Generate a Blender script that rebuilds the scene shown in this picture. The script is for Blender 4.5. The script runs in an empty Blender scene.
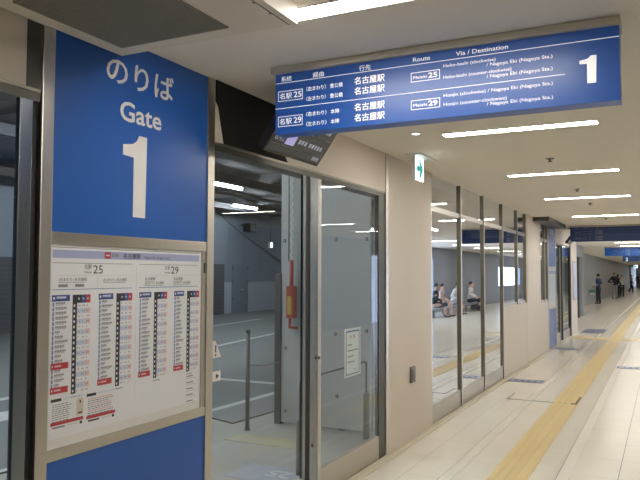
import bpy, bmesh, math
from mathutils import Vector, Matrix
sc = bpy.context.scene
COL = sc.collection
PI = math.pi

# ------------------------------------------------------------------ materials
def mat(name, col, rough=0.6, metal=0.0, spec=0.5, noise=0.0, nscale=8.0, emit=None, estr=0.0, aniso=0.0, coat=0.0, stretch=(1, 1, 1)):
    m = bpy.data.materials.new(name); m.use_nodes = True
    nt = m.node_tree; b = nt.nodes['Principled BSDF']
    b.inputs['Base Color'].default_value = (*col, 1)
    b.inputs['Roughness'].default_value = rough
    b.inputs['Metallic'].default_value = metal
    b.inputs['Specular IOR Level'].default_value = spec
    if coat:
        b.inputs['Coat Weight'].default_value = coat; b.inputs['Coat Roughness'].default_value = 0.08
    if emit:
        b.inputs['Emission Color'].default_value = (*emit, 1); b.inputs['Emission Strength'].default_value = estr
    if aniso:
        b.inputs['Anisotropic'].default_value = aniso
        b.inputs['Anisotropic Rotation'].default_value = 0.25
        t = nt.nodes.new('ShaderNodeTangent'); t.direction_type = 'RADIAL'; t.axis = 'Z'
        nt.links.new(t.outputs[0], b.inputs['Tangent'])
    if noise:
        tc = nt.nodes.new('ShaderNodeTexCoord'); mp = nt.nodes.new('ShaderNodeMapping')
        mp.inputs['Scale'].default_value = stretch
        nz = nt.nodes.new('ShaderNodeTexNoise'); nz.inputs['Scale'].default_value = nscale; nz.inputs['Detail'].default_value = 4
        mr = nt.nodes.new('ShaderNodeMapRange'); mr.inputs[3].default_value = 1 - noise; mr.inputs[4].default_value = 1 + noise
        mx = nt.nodes.new('ShaderNodeMix'); mx.data_type = 'RGBA'; mx.blend_type = 'MULTIPLY'; mx.inputs[0].default_value = 1
        mx.inputs[6].default_value = (*col, 1)
        nt.links.new(tc.outputs['Object'], mp.inputs[0]); nt.links.new(mp.outputs[0], nz.inputs['Vector'])
        nt.links.new(nz.outputs[0], mr.inputs[0]); nt.links.new(mr.outputs[0], mx.inputs[7]); nt.links.new(mx.outputs[2], b.inputs['Base Color'])
    return m

def glass(name, tint, ior, gain=1.0):
    m = bpy.data.materials.new(name); m.use_nodes = True
    nt = m.node_tree
    for n in list(nt.nodes): nt.nodes.remove(n)
    o = nt.nodes.new('ShaderNodeOutputMaterial'); mx = nt.nodes.new('ShaderNodeMixShader')
    t = nt.nodes.new('ShaderNodeBsdfTransparent'); t.inputs[0].default_value = (*tint, 1)
    g = nt.nodes.new('ShaderNodeBsdfGlossy'); g.inputs['Roughness'].default_value = 0.0; g.inputs[0].default_value = (0.90, 0.94, 1, 1)
    f = nt.nodes.new('ShaderNodeFresnel'); f.inputs[0].default_value = ior
    ge = nt.nodes.new('ShaderNodeNewGeometry'); sub = nt.nodes.new('ShaderNodeMath'); sub.operation = 'MULTIPLY'
    inv = nt.nodes.new('ShaderNodeMath'); inv.operation = 'SUBTRACT'; inv.inputs[0].default_value = 1
    # a pane is one closed slab: mirror only on its outward faces
    nt.links.new(ge.outputs['Backfacing'], inv.inputs[1]); nt.links.new(f.outputs[0], sub.inputs[0]); nt.links.new(inv.outputs[0], sub.inputs[1])
    gn = nt.nodes.new('ShaderNodeMath'); gn.operation = 'MULTIPLY'; gn.use_clamp = True; gn.inputs[1].default_value = gain
    nt.links.new(sub.outputs[0], gn.inputs[0]); nt.links.new(gn.outputs[0], mx.inputs[0]); nt.links.new(t.outputs[0], mx.inputs[1]); nt.links.new(g.outputs[0], mx.inputs[2])
    nt.links.new(mx.outputs[0], o.inputs[0])
    return m

M = {}
M['cream'] = mat('cream_wall_panel', (0.70, 0.62, 0.53), 0.45, noise=0.02, nscale=2)
M['ceil'] = mat('ceiling_paint', (0.80, 0.745, 0.655), 0.8, noise=0.03, nscale=60)
M['soffit'] = mat('soffit_paint', (0.72, 0.68, 0.60), 0.75, noise=0.03, nscale=40)
M['steel'] = mat('brushed_steel', (0.60, 0.56, 0.49), 0.32, 1.0, noise=0.04, nscale=40, aniso=0.75, stretch=(1, 1, 0.05))
M['steelflat'] = mat('satin_steel_sheet', (0.52, 0.48, 0.42), 0.38, 0.9, noise=0.04, nscale=30, stretch=(1, 1, 8))
M['jamb'] = mat('blue_grey_steel', (0.24, 0.265, 0.285), 0.25, 1.0, noise=0.04, nscale=40, aniso=0.8, stretch=(1, 1, 0.05))
M['darkframe'] = mat('dark_frame', (0.10, 0.095, 0.08), 0.4, 0.6)
M['mullion'] = mat('olive_grey_mullion', (0.27, 0.25, 0.20), 0.35, 0.8, noise=0.03, nscale=20)
M['gap'] = mat('black_gap_fill', (0.012, 0.012, 0.014), 0.6)  # black stands in for the dark gaps beside the door stiles
M['blue'] = mat('blue_sign_enamel', (0.017, 0.105, 0.42), 0.30, noise=0.02, nscale=3)
M['bluesign'] = mat('blue_sign_film', (0.0155, 0.085, 0.36), 0.32, emit=(0.03, 0.12, 0.5), estr=0.05)  # faint blue glow added to the sign face
M['dimsign'] = mat('dimmed_sign_film', (0.022, 0.055, 0.20), 0.35)  # sign blue coloured darker, to dim the second hanging sign
M['bluepale'] = mat('pale_blue_banner', (0.10, 0.19, 0.42), 0.4)
M['white'] = mat('white_lettering', (0.78, 0.76, 0.74), 0.4)
M['signwhite'] = mat('glowing_white_lettering', (0.85, 0.85, 0.85), 0.4, emit=(1, 1, 1), estr=0.28)  # glow added to whiten the sign letters
M['dimletter'] = mat('dimmed_white_lettering', (0.27, 0.31, 0.43), 0.4)  # white letters coloured darker, to dim the far signs
M['whiteedge'] = mat('sign_head_box', (0.50, 0.47, 0.41), 0.5)
M['paper'] = mat('poster_paper', (0.74, 0.745, 0.77), 0.35, noise=0.015, nscale=4)
M['papergrey'] = mat('poster_margin', (0.70, 0.69, 0.67), 0.4)
M['lav'] = mat('lavender_band', (0.36, 0.39, 0.60), 0.35)
M['ink'] = mat('black_ink', (0.035, 0.035, 0.04), 0.5)
M['greyink'] = mat('grey_ink', (0.25, 0.25, 0.27), 0.5)
M['paleink'] = mat('pale_ink', (0.50, 0.50, 0.52), 0.5)
M['navy'] = mat('navy_print', (0.05, 0.085, 0.27), 0.4)
M['midblue'] = mat('mid_blue_print', (0.16, 0.24, 0.50), 0.4)
M['paleblue'] = mat('pale_blue_print', (0.52, 0.58, 0.72), 0.4)
M['pink'] = mat('pink_print', (0.70, 0.50, 0.50), 0.4)
M['red'] = mat('red_print', (0.48, 0.055, 0.06), 0.4)
M['redpale'] = mat('pale_red_print', (0.62, 0.28, 0.26), 0.4)
M['lamp'] = mat('lit_lamp_diffuser', (0.9, 0.9, 0.9), 0.5, emit=(1.0, 0.95, 0.865), estr=34.0)
M['tube'] = mat('lit_cool_tube', (0.9, 0.9, 0.9), 0.5, emit=(0.86, 0.92, 1.0), estr=125.0)
M['vent'] = mat('vent_grey', (0.27, 0.255, 0.215), 0.6)
M['ventdark'] = mat('vent_dark', (0.05, 0.047, 0.04), 0.8)
M['blackplastic'] = mat('black_plastic', (0.018, 0.017, 0.016), 0.35)
M['blackpatch'] = mat('matt_black_patch', (0.020, 0.019, 0.0165), 0.75, spec=0.2)
M['screen'] = mat('dim_screen', (0.012, 0.012, 0.014), 0.2, emit=(0.5, 0.55, 0.7), estr=0.012)
M['screentext'] = mat('screen_characters', (0.2, 0.2, 0.22), 0.3, emit=(0.75, 0.8, 1.0), estr=0.16)
M['screenblock'] = mat('screen_lavender_block', (0.2, 0.2, 0.3), 0.3, emit=(0.55, 0.52, 0.95), estr=0.33)
M['exitface'] = mat('lit_exit_face', (0.9, 0.95, 0.95), 0.4, emit=(0.80, 0.95, 1.0), estr=1.7)
M['exitgreen'] = mat('exit_green', (0.0, 0.35, 0.25), 0.4, emit=(0.0, 0.45, 0.36), estr=0.35)
M['whiteplastic'] = mat('white_plastic', (0.7, 0.69, 0.66), 0.4)
M['greyplastic'] = mat('grey_plastic', (0.15, 0.14, 0.125), 0.4)
M['asphalt'] = mat('asphalt', (0.135, 0.145, 0.145), 0.6, noise=0.10, nscale=3)
M['platform'] = mat('platform_concrete', (0.33, 0.32, 0.28), 0.6, noise=0.08, nscale=2.5)
M['kerb'] = mat('kerb_asphalt', (0.20, 0.205, 0.20), 0.7, noise=0.06, nscale=4)
M['roadwhite'] = mat('road_paint', (0.50, 0.52, 0.51), 0.6, noise=0.12, nscale=9)
M['tact'] = mat('tactile_yellow', (0.68, 0.53, 0.25), 0.5, noise=0.05, nscale=6)
M['tactpale'] = mat('worn_tactile_yellow', (0.38, 0.345, 0.235), 0.6, noise=0.10, nscale=4)
M['bluegrey'] = mat('blue_grey_cladding', (0.235, 0.275, 0.33), 0.55, noise=0.03, nscale=2)
M['paledado'] = mat('pale_dado', (0.48, 0.52, 0.58), 0.55)
M['doorgrey'] = mat('grey_steel_door', (0.20, 0.235, 0.28), 0.5)
M['shutter'] = mat('dark_shutter', (0.085, 0.09, 0.10), 0.5)
M['termceil'] = mat('terminal_ceiling', (0.05, 0.05, 0.048), 0.9, noise=0.2, nscale=1.2)
M['beam'] = mat('dark_beam', (0.045, 0.047, 0.05), 0.7)
M['panelwhite'] = mat('screen_panel_white', (0.46, 0.47, 0.46), 0.5, noise=0.02, nscale=2)
M['postdark'] = mat('dark_post', (0.075, 0.075, 0.07), 0.5)
M['postgrey'] = mat('grey_post', (0.17, 0.165, 0.155), 0.5)
M['orange'] = mat('red_orange_enamel', (0.42, 0.07, 0.035), 0.45)
M['cord'] = mat('faded_red_cord', (0.30, 0.17, 0.13), 0.7)
M['yellow'] = mat('yellow_enamel', (0.55, 0.38, 0.06), 0.45)
M['olive'] = mat('olive_sleeve', (0.17, 0.165, 0.13), 0.55)
M['grille'] = mat('floor_grille', (0.30, 0.31, 0.36), 0.5, noise=0.1, nscale=30)
M['floorblue'] = mat('floor_sign_blue', (0.10, 0.13, 0.26), 0.4)
M['flooraccess'] = mat('joint_black', (0.05, 0.045, 0.04), 0.6)
M['base'] = mat('base_strip', (0.62, 0.555, 0.43), 0.4)
M['farwall'] = mat('grey_shutter_wall', (0.29, 0.29, 0.285), 0.5, noise=0.05, nscale=3, stretch=(1, 1, 0.1))
M['endwall'] = mat('end_wall', (0.30, 0.34, 0.42), 0.6)
M['rightwall'] = mat('far_side_wall', (0.36, 0.40, 0.47), 0.6)
M['runner'] = mat('pale_runner_tile', (0.76, 0.72, 0.63), 0.35)
M['skin'] = mat('skin', (0.55, 0.36, 0.27), 0.55)
M['hair'] = mat('dark_hair', (0.018, 0.014, 0.012), 0.5)
M['navycloth'] = mat('navy_cloth', (0.035, 0.05, 0.13), 0.85)
M['blackcloth'] = mat('black_cloth', (0.014, 0.014, 0.016), 0.85)
M['greycloth'] = mat('grey_cloth', (0.26, 0.25, 0.25), 0.85)
M['whitecloth'] = mat('white_cloth', (0.62, 0.60, 0.57), 0.85)
M['pinkcloth'] = mat('beige_pink_cloth', (0.55, 0.42, 0.37), 0.85)
M['darktrouser'] = mat('dark_trousers', (0.03, 0.032, 0.045), 0.85)
M['tealbag'] = mat('teal_bag', (0.12, 0.28, 0.28), 0.6)
M['shoe'] = mat('black_shoe', (0.02, 0.02, 0.02), 0.5)
M['bench'] = mat('grey_bench', (0.25, 0.27, 0.30), 0.5)
M['doorglass'] = glass('door_glass', (0.94, 0.965, 0.96), 1.45)
M['winglass'] = glass('window_glass', (0.80, 0.82, 0.84), 3.0, 2.35)

def floor_material():
    m = bpy.data.materials.new('glossy_floor_tiles'); m.use_nodes = True
    nt = m.node_tree; N = nt.nodes; L = nt.links; b = N['Principled BSDF']
    tc = N.new('ShaderNodeTexCoord')
    br = N.new('ShaderNodeTexBrick'); br.offset = 0.0
    br.inputs['Color1'].default_value = (0.78, 0.735, 0.635, 1); br.inputs['Color2'].default_value = (0.765, 0.72, 0.62, 1)
    br.inputs['Mortar'].default_value = (0.52, 0.48, 0.40, 1); br.inputs['Scale'].default_value = 1
    br.inputs['Mortar Size'].default_value = 0.0025; br.inputs['Brick Width'].default_value = 0.385; br.inputs['Row Height'].default_value = 0.6
    mp = N.new('ShaderNodeMapping'); mp.inputs['Location'].default_value = (0.06, 0.1, 0)
    L.new(tc.outputs['Object'], mp.inputs[0]); L.new(mp.outputs[0], br.inputs['Vector'])
    nz = N.new('ShaderNodeTexNoise'); nz.inputs['Scale'].default_value = 1.7; L.new(tc.outputs['Object'], nz.inputs['Vector'])
    mr = N.new('ShaderNodeMapRange'); mr.inputs[3].default_value = 0.96; mr.inputs[4].default_value = 1.04; L.new(nz.outputs[0], mr.inputs[0])
    mx = N.new('ShaderNodeMix'); mx.data_type = 'RGBA'; mx.blend_type = 'MULTIPLY'; mx.inputs[0].default_value = 1
    L.new(br.outputs[0], mx.inputs[6]); L.new(mr.outputs[0], mx.inputs[7]); L.new(mx.outputs[2], b.inputs['Base Color'])
    b.inputs['Roughness'].default_value = 0.22; b.inputs['Specular IOR Level'].default_value = 0.45
    return m
M['floor'] = floor_material()

def tactile_material():
    m = mat('tactile_bars', (0.60, 0.415, 0.14), 0.5)
    return m

# ------------------------------------------------------------------ building helpers
class MB:
    """collects faces (world coordinates) with one material slot per material"""
    def __init__(self): self.v = []; self.f = []; self.fm = []; self.mats = []; self.smooth = []
    def mi(self, m):
        if m not in self.mats: self.mats.append(m)
        return self.mats.index(m)
    def add(self, vs, fs, m, smooth=False):
        b = len(self.v); k = self.mi(m); self.v += [Vector(v) for v in vs]
        for f in fs: self.f.append([b + i for i in f]); self.fm.append(k); self.smooth.append(smooth)
    def box(self, lo, hi, m, bev=0.0):
        bm = bmesh.new(); bmesh.ops.create_cube(bm, size=1)
        for v in bm.verts:
            for i in range(3): v.co[i] = (lo[i] + hi[i]) / 2 + v.co[i] * (hi[i] - lo[i])
        if bev: bmesh.ops.bevel(bm, geom=bm.edges[:], offset=bev, segments=2, profile=0.7, affect='EDGES')
        self.bm(bm, m); return self
    def bm(self, bm, m, mtx=None, smooth=False):
        bm.verts.index_update()
        vs = [(mtx @ v.co) if mtx else v.co.copy() for v in bm.verts]
        self.add(vs, [[v.index for v in f.verts] for f in bm.faces], m, smooth); bm.free()
    def quad(self, P, U, V, u0, v0, u1, v1, m, off=0.0):
        n = U.cross(V).normalized() * off
        self.add([P + U * u0 + V * v0 + n, P + U * u1 + V * v0 + n, P + U * u1 + V * v1 + n, P + U * u0 + V * v1 + n], [(0, 1, 2, 3)], m)
    def tube(self, pts, r, m, seg=10, cap=True):
        pts = [Vector(p) for p in pts]; rings = []; vs = []
        rr = r if isinstance(r, (list, tuple)) else [r] * len(pts)
        up = None
        for i, p in enumerate(pts):
            d = (pts[min(i + 1, len(pts) - 1)] - pts[max(i - 1, 0)]).normalized()
            if up is None or abs(up.dot(d)) > 0.95: up = Vector((0, 0, 1)) if abs(d.z) < 0.9 else Vector((1, 0, 0))
            a = d.cross(up).normalized(); c = d.cross(a)
            for k in range(seg):
                t = 2 * PI * k / seg; vs.append(p + (a * math.cos(t) + c * math.sin(t)) * rr[i])
        fs = []
        for i in range(len(pts) - 1):
            for k in range(seg):
                fs.append((i * seg + k, i * seg + (k + 1) % seg, (i + 1) * seg + (k + 1) % seg, (i + 1) * seg + k))
        if cap:
            fs.append(tuple(range(seg))[::-1]); fs.append(tuple((len(pts) - 1) * seg + k for k in range(seg)))
        self.add(vs, fs, m, True); return self
    def ball(self, c, r, m, sub=2):
        bm = bmesh.new(); bmesh.ops.create_icosphere(bm, subdivisions=sub, radius=1)
        rr = r if isinstance(r, (tuple, list)) else (r, r, r)
        self.bm(bm, m, Matrix.Translation(Vector(c)) @ Matrix.Diagonal((*rr, 1)), True); return self
    def poly(self, P, U, V, pts, m, depth=0.004):
        n = U.cross(V).normalized()
        a = [P + U * u + V * v for u, v in pts]; t = [q + n * depth for q in a]; k = len(pts)
        self.add(a + t, [tuple(range(k, 2 * k))] + [(i, (i + 1) % k, k + (i + 1) % k, k + i) for i in range(k)], m)
    def text(self, s, P, U, V, u, v, size, m, width=None, bold=0.0, depth=0.0015, align='l', rot=0):
        if bold and any(ord(ch) > 0x2E80 for ch in s):      # kanji strokes: thicken with shifted copies
            e = min(bold * 1.1, 0.016) * size
            for k, (a, c) in enumerate(((-e, 0), (e, 0), (0, e), (0, -e))):
                self.text(s, P, U, V, u + a, v + c, size, m, width, 0.0, depth + 0.00004 * (k + 1), align, rot)
            bold = 0.0
        me = text_mesh(s, bold)
        xs = [q.co.x for q in me.vertices]; x0, x1 = min(xs), max(xs)
        sx = size if width is None else width / (x1 - x0)
        n = U.cross(V).normalized()
        du = -x0 * sx
        if align == 'c': du = -(x0 + x1) / 2 * sx
        c, s_ = math.cos(rot), math.sin(rot)
        vs = []
        for q in me.vertices:
            a, b = q.co.x * sx + du, q.co.y * size
            vs.append(P + U * (u + a * c - b * s_) + V * (v + a * s_ + b * c) + n * depth)
        self.add(vs, [tuple(p.vertices) for p in me.polygons], m)
    def build(self, name, parent=None, label=None):
        off = Vector((0, 0, 0))
        if parent is not None:
            q = parent
            while q is not None: off = off + q.location; q = q.parent
        me = bpy.data.meshes.new(name); me.from_pydata([v - off for v in self.v], [], self.f)
        for m in self.mats: me.materials.append(m)
        me.polygons.foreach_set('material_index', self.fm); me.polygons.foreach_set('use_smooth', self.smooth); me.update()
        o = bpy.data.objects.new(name, me); COL.objects.link(o)
        if parent is not None: o.parent = parent
        if label: o['label'] = label
        return o

_tc = {}
def text_mesh(s, bold):
    k = (s, bold)
    if k in _tc: return _tc[k]
    c = bpy.data.curves.new('t', 'FONT'); c.body = s; c.size = 1; c.offset = bold; c.resolution_u = 3
    o = bpy.data.objects.new('t', c); COL.objects.link(o)
    dg = bpy.context.evaluated_depsgraph_get(); dg.update()
    me = bpy.data.meshes.new_from_object(o.evaluated_get(dg))
    bpy.data.objects.remove(o); bpy.data.curves.remove(c); _tc[k] = me
    return me

def tag(o, label=None, cat=None, group=None, kind=None):
    if label: o['label'] = label
    if cat: o['category'] = cat
    if group: o['group'] = group
    if kind: o['kind'] = kind
    return o
def empty(name, loc, label=None, cat=None, group=None, kind=None):
    o = bpy.data.objects.new(name, None); o.empty_display_size = 0.1; o.location = loc; COL.objects.link(o)
    return tag(o, label, cat, group, kind)
def struct(name, boxes, m, label=None):
    b = MB()
    for lo, hi in boxes: b.box(lo, hi, m)
    return tag(b.build(name), label, None, None, 'structure')
def copy_tree(o, parent=None):
    c = o.copy(); COL.objects.link(c); c.parent = parent
    for ch in list(o.children): copy_tree(ch, c)
    return c
X, Y, Z = Vector((1, 0, 0)), Vector((0, 1, 0)), Vector((0, 0, 1))
ONE = [(0.0, 0.855), (0.0, 0.73), (0.43, 0.72), (0.43, 0.0), (0.93, 0.0), (0.97, 1.0), (0.64, 1.0), (0.55, 0.93), (0.40, 0.885)]
HC, HS = 2.68, 2.598           # ceiling and soffit heights

# ------------------------------------------------------------------ the setting
struct('floor', [((-0.06, -4, -0.2), (6.3, 20.6, 0)), ((-3.0, 20.6, -0.2), (6.3, 110, 0))], M['floor'])
struct('ceiling', [((-0.1, -4, HC), (6.3, 20.6, HC + 0.15)), ((-3.0, 20.6, HC), (6.3, 110, HC + 0.15))], M['ceil'])
b = MB(); b.box((0.006, -4, HS), (0.925, 2.37, HC), M['soffit'])
for yy in (2.225, 2.108): b.tube([(0.885, yy, HS - 0.002), (0.885, yy, HS + 0.01)], 0.006, M['greyink'])
b.box((0.889, -4, HS - 0.0012), (0.893, 2.365, HS), M['greyplastic'])
tag(b.build('ceiling_soffit'), None, None, None, 'structure')
struct('wall_right', [((6.2, -4, 0), (6.35, 20.5, HC)), ((6.2, 20.5, 2.2), (6.35, 27.2, HC)), ((6.2, 27.2, 0), (6.35, 39.5, HC)), ((6.2, 39.5, 0), (6.35, 46, 0.9)), ((6.2, 39.5, 2.0), (6.35, 46, HC)), ((6.2, 46, 0), (6.35, 110, HC))], M['rightwall'])
struct('wall_back', [((-0.1, -4.15, 0), (6.3, -4.0, HC))], M['cream'])
# left wall, built of cream panels between the glazing
struct('wall_left', [((-0.12, 5.79, 0), (0.004, 7.035, HC))], M['cream'])
struct('wall_left_over_door', [((-0.12, 3.118, 2.332), (-0.002, 5.72, HC))], M['cream'])
struct('wall_left_over_entrance', [((-0.12, -4, 2.332), (-0.002, 1.853, HC))], M['cream'])
struct('wall_left_under_window', [((-0.12, 10.735, 0), (0.0, 12.74, 1.09))], M['cream'])
struct('wall_left_far', [((-0.12, 12.74, 0), (0.002, 14.24, HC)), ((-0.12, 14.24, 0), (0.0, 15.24, 1.03))], M['cream'])
struct('wall_left_pillar', [((-0.3, 19.1, 0), (0.0, 20.6, HC))], M['cream'])
struct('wall_left_outer', [((-0.35, -12, HC + 0.001), (-0.13, 20.6, 4.6)), ((-3.2, 20.6, HC + 0.151), (-0.13, 20.75, 4.6)), ((-3.2, 20.6, 0), (-3.01, 62, 4.6)), ((-3.2, 20.6, 0), (-0.3, 20.7, HC)), ((-0.35, -12, 0), (-0.13, -4, HC + 0.001))], M['bluegrey'])
# base strip along the wall foot
struct('baseboard_left', [((0.006, 3.2, 0), (0.03, 15.3, 0.012)), ((0.03, 3.2, 0), (0.085, 15.3, 0.006))], M['base'])
# pale runner strips and their dark joints set in the floor
b = MB()
for x0, x1 in ((0.615, 0.695), (1.43, 1.515)):
    b.box((x0, -3.9, 0), (x1, 60, 0.0015), M['runner']); b.box((x0 - 0.006, -3.9, 0), (x0, 60, 0.001), M['greyplastic'])
b.box((1.86, -3.9, 0), (1.867, 60, 0.001), M['greyplastic'])
tag(b.build('floor_strip'), None, None, None, 'structure')
# tactile paving with raised bars
b = MB(); b.box((0.945, -3.9, 0), (1.235, 70, 0.003), M['tact'])
for k in range(4): b.box((0.972 + k * 0.071, -3.9, 0.003), (0.972 + k * 0.071 + 0.03, 60, 0.0045), M['tact'])
b.box((0.1, 18.2, 0), (0.945, 18.75, 0.003), M['tact']); b.box((1.235, 18.2, 0), (2.1, 18.75, 0.003), M['tact'])
tag(b.build('floor_tactile_paving'), None, None, None, 'structure')
# access frame in the floor
b = MB()
for lo, hi in (((0.375, 9.0, 0), (0.39, 9.52, 0.002)), ((1.2, 9.0, 0), (1.225, 9.55, 0.007)), ((0.38, 9.02, 0), (1.2, 9.03, 0.0035)), ((1.16, 9.0, 0), (1.22, 9.06, 0.007))):
    b.box(lo, hi, M['flooraccess'])
tag(b.build('floor_access_frame'), None, None, None, 'structure')

# ------------------------------------------------------------------ bus terminal beyond the glass
RZ = -0.03
struct('road', [((-13.7, -12, -0.25), (-0.35, 20.59, RZ)), ((-13.7, 20.59, -0.25), (-3.05, 62, RZ))], M['asphalt'])
b = MB()
pl = [(-0.13, -12), (-0.13, 20.6), (-1.73, 20.6), (-1.852, 6.98), (-1.918, 6.17), (-2.27, 6.29), (-2.55, 3.5), (-2.55, -12)]
b.poly(Vector((0, 0, -0.2)), X, Y, pl, M['platform'], 0.2)
tag(b.build('platform_floor'), None, None, None, 'structure')
b = MB()
b.poly(Vector((0, 0, RZ)), X, Y, [(-2.5, 6.9), (-2.56, 6.36), (-2.27, 6.30), (-1.918, 6.18), (-1.852, 6.98), (-1.73, 20.6), (-2.35, 20.6), (-2.45, 8.2)], M['kerb'], 0.02)
tag(b.build('road_kerb_strip'), None, None, None, 'structure')
b = MB()
b.tube([(-2.56, 3.5, 0), (-2.28, 6.3, 0.0), (-1.918, 6.18, 0.0), (-1.852, 6.98, 0.0), (-1.73, 20.59, 0)], 0.012, M['postdark'], 6)
tag(b.build('kerb_edge_trim'), None, None, None, 'structure')
def line(p, q, w, nm='road_marking'):
    b = MB(); p = Vector((*p, RZ)); q = Vector((*q, RZ)); d = (q - p).normalized(); n = Vector((-d.y, d.x, 0)) * w / 2
    b.add([p - n + Z * 0.004, q - n + Z * 0.004, q + n + Z * 0.004, p + n + Z * 0.004], [(0, 1, 2, 3)], M['roadwhite'])
    return tag(b.build(nm), None, None, None, 'structure')
line((-2.66, 3.9), (-2.60, 6.8), 0.10); line((-2.60, 6.8), (-2.40, 12.0), 0.13)
line((-5.4, 8.80), (-2.7, 8.84), 0.15)
line((-6.4, 10.2), (-7.3, 16.4), 0.16); line((-9.9, 15), (-10.7, 21), 0.16); line((-5.37, 2.0), (-5.44, 7.4), 0.15)
line((-7.4, 9.0), (-7.9, 13.5), 0.15); line((-8.2, 18.4), (-7.0, 18.6), 0.15)
b = MB()
b.poly(Vector((0, 0, RZ)), X, Y, [(-4.6, 4.6), (-4.3, 4.6), (-4.3, 5.3), (-4.05, 5.3), (-4.45, 6.2), (-4.85, 5.3), (-4.6, 5.3)], M['roadwhite'], 0.004)
tag(b.build('road_marking'), None, None, None, 'structure')
# far cladding wall of the terminal with its pale dado
b = MB(); b.box((-13.9, -12, RZ), (-13.6, 62, 4.6), M['bluegrey'])
for k in range(60): b.box((-13.601, -11 + k * 1.22, 1.25), (-13.596, -10.985 + k * 1.22, 4.4), M['doorgrey'])
tag(b.build('wall_terminal'), None, None, None, 'structure')
struct('wall_terminal_dado', [((-13.6, 22.9, RZ), (-13.585, 23.42, 1.23)), ((-13.6, 24.68, RZ), (-13.585, 40, 1.23))], M['paledado'])
struct('wall_terminal_end', [((-13.9, 62, RZ), (-3.05, 62.2, 4.6)), ((-13.9, -12.2, RZ), (-0.1, -12, 4.6))], M['bluegrey'])
struct('ceiling_terminal', [((-13.9, -12, 4.45), (-0.1, 62, 4.6))], M['termceil'])
def beam(lo, hi):
    return struct('ceiling_beam', [(lo, hi)], M['beam'])
for yy in (3.0, 7.5, 12.0, 16.8, 21.5, 26.5): beam((-13.6, yy, 4.15), (-0.4, yy + 0.3, 4.45))
for xx in (-4.2, -8.0, -12.2): beam((xx, -12, 3.95), (xx + 0.2, 61, 4.15))
def pipe(pts, r, label):
    b = MB(); b.tube(pts, r, M['postgrey'], 8)
    return tag(b.build('ceiling_pipe'), label, 'pipe')
# doors and shutters in the far wall
d = empty('door_4', (-13.6, 24.05, RZ), kind='structure')
b = MB(); b.box((-13.6, 23.46, RZ), (-13.57, 24.64, 1.97), M['doorgrey'], 0.004)
for z in (0.5, 1.2, 1.75): b.box((-13.57, 23.46, z), (-13.562, 23.49, z + 0.1), M['beam']); b.box((-13.57, 24.6, z), (-13.562, 24.64, z + 0.1), M['beam'])
b.build('leaf', d)
b = MB(); b.tube([(-13.57, 24.1, 0.92), (-13.53, 24.1, 0.92), (-13.53, 24.2, 0.92)], 0.015, M['whiteplastic'], 8); b.build('handle', d)
d = empty('door_5', (-13.6, 22.5, RZ), kind='structure')
b = MB(); b.box((-13.6, 21.9, RZ), (-13.55, 22.86, 1.96), M['shutter'])
for k in range(14): b.box((-13.55, 21.93, 0.1 + k * 0.13), (-13.544, 22.83, 0.11 + k * 0.13), M['beam'])
b.build('shutter', d)
d = empty('door_6', (-13.6, 10.8, RZ), kind='structure')
b = MB(); b.box((-13.6, 8.0, RZ), (-13.55, 13.1, 2.02), M['shutter'])
for k in range(14): b.box((-13.55, 8.03, 0.1 + k * 0.13), (-13.544, 13.07, 0.11 + k * 0.13), M['beam'])
b.build('shutter', d)
# diagonal brace pipe, loudspeaker, hanging lamp
pipe([(-13.54, 22.3, 4.0), (-13.54, 24.0, 3.3), (-13.54, 28.4, 1.75)], 0.02, 'thin diagonal pipe crossing the blue-grey far terminal wall')
pipe([(-8.2, 13.0, 3.72), (-8.0, 24.0, 3.72)], 0.05, 'dark overhead pipe running below the terminal ceiling')
t = empty('loudspeaker', (-13.5, 24.45, 3.35), 'dark boxy loudspeaker high on the blue-grey far terminal wall', 'loudspeaker')
b = MB(); b.box((-13.58, 24.25, 3.35), (-13.25, 24.75, 3.7), M['blackplastic'], 0.02); b.build('cabinet', t)
b = MB(); b.box((-13.25, 24.33, 3.4), (-13.235, 24.67, 3.65), M['greyplastic']); b.build('grille', t)
b = MB(); b.tube([(-13.6, 24.1, 3.62), (-13.4, 24.2, 3.6), (-13.35, 24.26, 3.55)], 0.03, M['blackplastic'], 8); b.build('bracket', t)
t = empty('hanging_exit_lamp', (-13.4, 26.2, 2.75), 'small glowing exit lamp hanging on a thin rod before the far terminal wall', 'exit lamp')
b = MB(); b.box((-13.45, 26.08, 2.72), (-13.35, 26.30, 2.98), M['whiteplastic'], 0.01); b.build('housing', t)
b = MB(); b.box((-13.35, 26.1, 2.74), (-13.345, 26.28, 2.96), M['exitface']); b.build('face', t)
b = MB(); b.tube([(-13.4, 26.19, 2.98), (-13.4, 26.19, 4.45)], 0.012, M['beam'], 6); b.build('rod', t)
# tube lamps of the terminal
def tube_lamp(x, y, z, L, label, group='cool tube lamps of the bus terminal'):
    t = empty('tube_lamp', (x, y, z), label, 'lamp', group)
    b = MB(); b.tube([(0 + x, y - L / 2, z), (x, y + L / 2, z)], 0.035, M['tube'], 8); b.build('tube', t)
    b = MB(); b.box((x - 0.07, y - L / 2 - 0.03, z + 0.04), (x + 0.07, y + L / 2 + 0.03, z + 0.10), M['greyplastic'])
    b.box((x - 0.03, y - L / 2 - 0.03, z - 0.03), (x + 0.03, y - L / 2, z + 0.05), M['greyplastic']); b.box((x - 0.03, y + L / 2, z - 0.03), (x + 0.03, y + L / 2 + 0.03, z + 0.05), M['greyplastic']); b.build('fitting', t)
    for s in (-0.3, 0.3):
        b = MB(); b.tube([(x, y + s * L, z + 0.1), (x, y + s * L, 4.45)], 0.008, M['greyplastic'], 6); b.build('hanger', t)
    return t
tube_lamp(-8.53, 15.66, 4.0, 1.45, 'upper cool-white tube lamp seen through the door beside the board post')
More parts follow.
